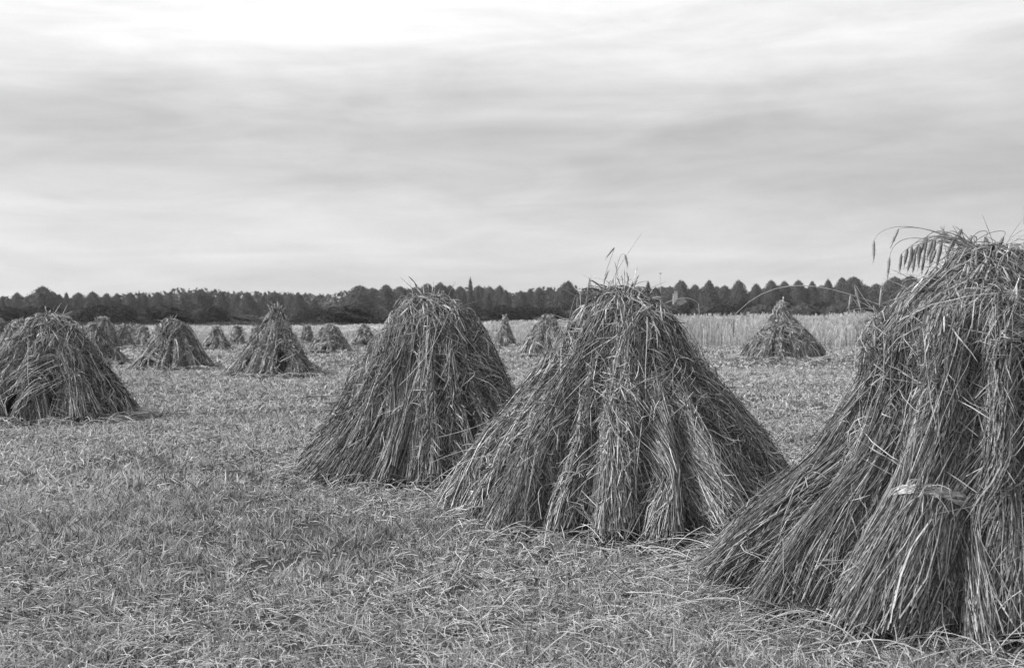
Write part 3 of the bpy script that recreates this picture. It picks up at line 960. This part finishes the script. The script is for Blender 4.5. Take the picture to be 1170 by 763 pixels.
for px, top, wpx, kind, dist, lab in sorted(TREES, key=lambda q: q[0]):
    for i, (a, b_, txt) in enumerate(SECTIONS):
        if a <= px < b_:
            c = sec_count.get(i, 0)
            sec_count[i] = c + 1
            if lab is None:
                lab = '%s from left of the far trees %s, %s' % (ORD[c], txt, KINDTXT[kind])
    base = W(px, HZ, dist)
    h = CAMZ + (HZ - top) / FOC * dist
    wid = wpx / FOC * dist
    root = thing(NAMES[kind], lab, 'tree', (base[0], dist, 0), 'trees of the far tree line')
    unitw = {'round': .8, 'cone': .72, 'dome': .76, 'spire': .16, 'lean': .8}[kind]
    root.scale = (wid / unitw * 1.12, wid / unitw * 1.12, h)
    root.rotation_euler = (0, 0, 0 if kind == 'lean' else rg.uniform(0, 6.28))
    tm, cm = PROTO[kind][rg.integers(0, len(PROTO[kind]))]
    for nm, me in (('trunk', tm), ('crown', cm)):
        p = bpy.data.objects.new(nm, me)
        C.objects.link(p)
        p.parent = root

# bushes of the hedge: px, top row, width px, base-hidden, distance
def bush_proto(seed, lo, hi, n=5200):
    rng = np.random.default_rng(seed)
    cb = Builder()
    crown_cloud(cb, rng, [(0, .4), (.2, .47), (.45, .47), (.65, .41), (.82, .29), (.94, .14), (1.0, 0)], n, .02, lo, hi, .34)
    tb = Builder()
    for i in range(8):
        a = rng.uniform(0, 2 * PI)
        rr = rng.uniform(.1, .35)
        limb(tb, rng, (.03 * math.cos(a), .03 * math.sin(a), 0), (rr * math.cos(a), rr * math.sin(a), rng.uniform(.4, .75)), .014, .004, 5)
    return tb.mesh('stem', M_BARK), cb.mesh('foliage', M_LEAF, False)


BP = [bush_proto(500 + i, .018, .045) for i in range(7)]
BP_PALE = [bush_proto(540 + i, .07, .13) for i in range(4)]
DARK = {8, 34, 55, 112, 139, 185, 244, 361, 396, 575, 602, 627, 548, 786, 826, 763, 850, 896, 940, 985, 680, 735}
BUSHES = [(-22, 352, 40, 145), (8, 350, 36, 145), (34, 350, 34, 150), (55, 348, 32, 148), (84, 356, 24, 140), (97, 352, 26, 144), (112, 348, 38, 140), (139, 348, 36, 138),
          (162, 353, 26, 142), (185, 348, 46, 138), (207, 352, 24, 142), (228, 352, 26, 140), (244, 350, 30, 136), (265, 358, 26, 150), (287, 359, 30, 152),
          (308, 359, 28, 150), (332, 359, 26, 150), (361, 352, 34, 138), (396, 349, 58, 134), (428, 356, 30, 140), (452, 357, 34, 145), (480, 356, 34, 145), (510, 355, 34, 145),
          (548, 352, 42, 136), (575, 349, 44, 132), (602, 349, 44, 132), (627, 351, 36, 134), (652, 354, 30, 138), (680, 350, 34, 138), (706, 350, 34, 138),
          (735, 350, 36, 134), (763, 353, 28, 132), (772, 347, 24, 165), (786, 345, 24, 160), (804, 349, 30, 138), (826, 348, 34, 134), (850, 344, 36, 150), (870, 347, 36, 136),
          (896, 344, 40, 148), (918, 346, 36, 138), (940, 345, 38, 142), (962, 345, 38, 138), (985, 345, 40, 140), (1012, 344, 38, 140), (1040, 344, 40, 140),
          (1070, 344, 40, 140), (1100, 343, 40, 140), (1132, 343, 40, 140), (1165, 342, 44, 138), (1200, 342, 44, 138)]
BSEC = [(-999, 70, 'behind the frayed left stook'), (70, 150, 'behind the small stook cluster'), (150, 256, 'behind the wide low stook'),
        (256, 350, 'behind the pointed stook'), (350, 412, 'behind the squat rounded stook'), (412, 530, 'behind the blunt topped stook'),
        (530, 645, 'between the two big foreground stooks'), (645, 745, 'behind the middle foreground stook'), (745, 842, 'below the pale gable'),
        (842, 960, 'behind the ragged right stook'), (960, 1999, 'behind the largest stook')]
cnt = {}
for px, top, wpx, dist in BUSHES:
    for i, (a, b_, txt) in enumerate(BSEC):
        if a <= px < b_:
            c = cnt.get(i, 0)
            cnt[i] = c + 1
            lab = '%s bush from left in the hedge %s, %s' % (ORD[c], txt, 'dark' if px in DARK else 'paler grey')
            break
    h = CAMZ + (HZ - top) / FOC * dist
    wid = wpx / FOC * dist
    root = thing('hedge_bush', lab, 'bush', ((px - 585) / FOC * dist, dist, 0), 'bushes of the hedge beyond the rye')
    root.scale = (wid / .86 * 1.15, wid / .86 * 1.15, h)
    root.rotation_euler = (0, 0, rg.uniform(0, 6.28))
    tm, cm = BP[rg.integers(0, 7)] if px in DARK else BP_PALE[rg.integers(0, 4)]
    for nm, me in (('stem', tm), ('foliage', cm)):
        p = bpy.data.objects.new(nm, me)
        C.objects.link(p)
        p.parent = root

# far woodland that reads as one mass behind the single trees
fw = Builder()
n = 60000
x = rg.uniform(-330, 330, n)
y = rg.uniform(300, 345, n)
ht = np.interp(x, [-330, -170, -120, -95, -75, -60, -48, -40, 0, 60, 120, 200, 330], [7.4, 7.4, 7.2, 9, 9, 8.2, 8.2, 9.7, 9.6, 9.5, 9.6, 10, 11]) * (.82 + .22 * vnoise(x * .13, y * .1))
z = ht * rg.uniform(0, 1, n) ** .6
P = np.stack([x, y, z], -1)
nr = norm(rg.normal(size=(n, 3)))
u = norm(np.cross(nr, rg.normal(size=(n, 3))))
v = np.cross(nr, u)
s = rg.uniform(.3, .8, n)[:, None]
xx = np.linspace(-330, 330, 200)
hh = np.interp(xx, [-330, -120, -95, -75, -60, 330], [5.6, 5.6, 7, 7, 6.6, 7.6]) * (.85 + .2 * vnoise(xx * .13, xx * 0 + 32))
pr = [(-14, 0.0), (-13, .7), (-6, .95), (0, 1.0), (10, .9), (14, 0)]
fw.grid(np.stack([np.stack([xx, 322 + p + 0 * xx, hh * q], -1) for p, q in pr]), .09, close=False)
fw.add(np.stack([P - u * s, P + v * s * .6, P + u * s, P - v * s * .6], 1).reshape(-1, 3), f4=np.arange(n * 4).reshape(n, 4), shade=np.repeat(rg.uniform(.06, .12, n), 4))
o = fw.build('distant_wood', M_LEAF, smooth=False)
tag(o, 'low distant wood filling the gaps behind the tree line', 'wood', kind='stuff')

# weedy strip of tall herbs at the foot of the hedge
wd = Builder()
n = 26000
x = rg.uniform(-75, 75, n)
y = rg.uniform(127, 131, n)
h = (.35 + .6 * vnoise(x * .35, y * .2)) * rg.uniform(.6, 1.1, n)
s = np.array([0, .6, 1.0])
P = np.zeros((n, 3, 3))
P[..., 0] = x[:, None] + rg.normal(0, .12, (n, 1)) * s
P[..., 1] = y[:, None]
P[..., 2] = h[:, None] * s
wd.ribbons(P, np.array([.04, .09, .02])[None] * rg.uniform(.6, 1.4, n)[:, None], rg.uniform(.06, .15, n), rg)
o = wd.build('hedge_foot_weeds', M_LEAF, smooth=False)
tag(o, 'strip of tall weeds along the foot of the hedge', 'weeds', kind='stuff')

# farmhouse gable among the trees
hd = 205.0
hx = (779 - 585) / FOC * hd
hrot = math.atan2(-hx, hd)
house = thing('farmhouse', 'pale gabled farmhouse half hidden by bushes in front of the tree line', 'house', (hx, hd, 0))
house.rotation_euler = (0, 0, hrot)
b = Builder()
b.box((0, 4, 1.3), (4.4, 8, 2.6))
b.add([(-2.2, 0, 2.6), (2.2, 0, 2.6), (0, 0, 5.5), (-2.2, 8, 2.6), (2.2, 8, 2.6), (0, 8, 5.5)], f3=[(0, 1, 2), (3, 5, 4)])
b.build('wall', M_WALL, house, False)
b = Builder()
for sx in (-1, 1):
    e0, e1 = np.array((sx * 2.55, -.3, 2.25)), np.array((0, -.3, 5.62))
    v = [e0, e1, e1 + (0, 8.6, 0), e0 + (0, 8.6, 0)]
    v += [q + np.array((0, 0, .12)) for q in v]
    b.add(v, f4=[(0, 1, 2, 3), (4, 7, 6, 5), (0, 4, 5, 1), (3, 2, 6, 7), (0, 3, 7, 4), (1, 5, 6, 2)])
rf = b.build('roof', M_ROOF, house, False)
b = Builder()
b.box((-1.1, 2.5, 5.2), (.6, .6, 2.0))
b.box((-1.1, 2.5, 6.25), (.75, .75, .12))
b.build('chimney', M_WALL, rf, False)
b = Builder()
b.box((0, -.03, 1.5), (1.1, .08, 1.2))
fr = b.build('window', M_WALL, house, False)
b = Builder()
b.box((0, -.075, 1.5), (.9, .03, 1.0))
b.build('pane', M_GLASS, fr, False)

pole = thing('utility_pole', 'short pale pole just left of the farmhouse gable', 'pole', ((769.5 - 585) / FOC * 200, 200, 0))
b = Builder()
P = bez([(0, 0, 0), (0, 0, 5.6)], 4)
b.tubes(P[None], np.array([[.16, .15, .14, .13]]), .5, rg, 8)
b.build('shaft', M_METAL, pole)
b = Builder()
b.box((0, 0, 5.62), (.4, .3, .12))
b.build('cap', M_METAL, pole, False)

mast = thing('lamp_mast', 'very thin tall mast with a small head rising above the trees', 'mast', ((754.5 - 585) / FOC * 270, 270, 0))
b = Builder()
P = bez([(0, 0, 0), (0, 0, 12.0)], 6)
b.tubes(P[None], np.linspace(.12, .05, 6)[None], .5, rg, 8)
b.build('shaft', M_METAL, mast)
b = Builder()
b.box((0, 0, 12.1), (.55, .3, .3))
b.build('lamp_head', M_METAL, mast, False)

# ------------------------------------------------------------------ light
SUN_EL, SUN_AZ = 42.0, -97.0         # sun behind thin cloud, to the left of the camera
w = bpy.data.worlds.new('World')
sc.world = w
w.use_nodes = True
nt = w.node_tree
N = nt.nodes
bg = N['Background']
bg.inputs['Strength'].default_value = .1
sky = N.new('ShaderNodeTexSky')
sky.sky_type = 'NISHITA'
sky.sun_disc = False
sky.sun_elevation = R(SUN_EL)
sky.sun_rotation = R(SUN_AZ)
bw = N.new('ShaderNodeRGBToBW')
nt.links.new(sky.outputs[0], bw.inputs[0])
tc = N.new('ShaderNodeTexCoord')
sep = N.new('ShaderNodeSeparateXYZ')
nt.links.new(tc.outputs['Generated'], sep.inputs[0])


def m2(op, a, b=None, c=None):
    n = N.new('ShaderNodeMath')
    n.operation = op
    for i, q in enumerate((a, b, c)):
        if q is None:
            continue
        if isinstance(q, (int, float)):
            n.inputs[i].default_value = q
        else:
            nt.links.new(q, n.inputs[i])
    return n.outputs[0]


az = m2('ARCTAN2', sep.outputs[0], sep.outputs[1])
el = sep.outputs[2]


def cloud_noise(sx, sy, off, det=4, rough=.5, dist=.4, warp=0.0):
    cb = N.new('ShaderNodeCombineXYZ')
    nt.links.new(m2('MULTIPLY', az, sx), cb.inputs[0])
    e = m2('ADD', el, m2('MULTIPLY', az, warp)) if warp else el
    nt.links.new(m2('MULTIPLY', e, sy), cb.inputs[1])
    cb.inputs[2].default_value = off
    n = N.new('ShaderNodeTexNoise')
    n.inputs['Scale'].default_value = 1.0
    n.inputs['Detail'].default_value = det
    n.inputs['Roughness'].default_value = rough
    n.inputs['Distortion'].default_value = dist
    nt.links.new(cb.outputs[0], n.inputs['Vector'])
    return m2('SUBTRACT', n.outputs['Fac'], .5)


nA = cloud_noise(2.2, 13, 3.1, 3, .5, .3, .03)
nB = cloud_noise(4.5, 34, 8.4, 5, .55, .6, -.04)
nD = cloud_noise(5.5, 22, 5.2, 5, .55, .9, .02)
nC = cloud_noise(12, 60, 1.7, 5, .6, .8)
# elevation (sine) -> cloud brightness, before the noise
ramp = N.new('ShaderNodeValToRGB')
cr = ramp.color_ramp
cr.interpolation = 'EASE'
STOPS = [(0, 0.285), (0.05, 0.262), (0.09, 0.253), (0.13, 0.230), (0.165, 0.230), (0.195, 0.276), (0.22, 0.327), (0.25, 0.368), (0.29, 0.423), (0.4, 0.414), (0.7, 0.276), (1, 0.248)]
cr.elements[0].position = 0
cr.elements[1].position = 1
while len(cr.elements) < len(STOPS):
    cr.elements.new(.5)
for e, (p, v) in zip(cr.elements, STOPS):
    e.position = p
    e.color = (v, v, v, 1)
eld = m2('ADD', el, m2('MULTIPLY', nA, .012))
nt.links.new(eld, ramp.inputs[0])
bwr = N.new('ShaderNodeRGBToBW')
nt.links.new(ramp.outputs[0], bwr.inputs[0])
fac = m2('ADD', m2('ADD', m2('ADD', m2('MULTIPLY', nA, .3), m2('MULTIPLY', nD, .45)), m2('MULTIPLY', nB, .5)), m2('ADD', m2('MULTIPLY', nC, .13), 1.0))
# the cloud is brighter round the hidden sun and duller away from it, above the part of the sky ahead
side = m2('MULTIPLY', sep.outputs[0], m2('MINIMUM', m2('MULTIPLY', m2('ABSOLUTE', az), .9), 1.0))
cloud = m2('MULTIPLY', m2('MULTIPLY', m2('MULTIPLY', bwr.outputs[0], fac), m2('SUBTRACT', 1.0, m2('MULTIPLY', side, .5))), 10.0)
# thin cloud: nine parts cloud, one part clear sky behind it
mixv = m2('ADD', m2('MULTIPLY', cloud, .94), m2('MULTIPLY', m2('MINIMUM', bw.outputs[0], 8.0), .06))
cmb = N.new('ShaderNodeCombineColor')
for i in range(3):
    nt.links.new(mixv, cmb.inputs[i])
nt.links.new(cmb.outputs[0], bg.inputs['Color'])

sl = bpy.data.lights.new('sun', 'SUN')
sl.energy = 1.5
sl.angle = R(12)
sun = bpy.data.objects.new('sun', sl)
C.objects.link(sun)
dv = Vector((math.sin(R(SUN_AZ)) * math.cos(R(SUN_EL)), math.cos(R(SUN_AZ)) * math.cos(R(SUN_EL)), math.sin(R(SUN_EL))))
sun.rotation_euler = dv.to_track_quat('Z', 'Y').to_euler()

vs = sc.view_settings
vs.view_transform = 'Standard'
vs.look = 'None'
vs.exposure = 1.38
vs.gamma = 1
sc.cycles.use_denoising = True
sc.cycles.denoising_prefilter = 'NONE'

# ------------------------------------------------------------------ air
hb = Builder()
hb.box((0, 150, 10), (1500, 800, 24))
mh = bpy.data.materials.new('air')
mh.use_nodes = True
nt = mh.node_tree
nt.nodes.remove(nt.nodes['Principled BSDF'])
pv = nt.nodes.new('ShaderNodeVolumePrincipled')
pv.inputs['Color'].default_value = (.9, .9, .9, 1)
pv.inputs['Density'].default_value = .00028
nt.links.new(pv.outputs[0], nt.nodes['Material Output'].inputs['Volume'])
hz = hb.build('haze', mh, smooth=False)
hz['kind'] = 'stuff'
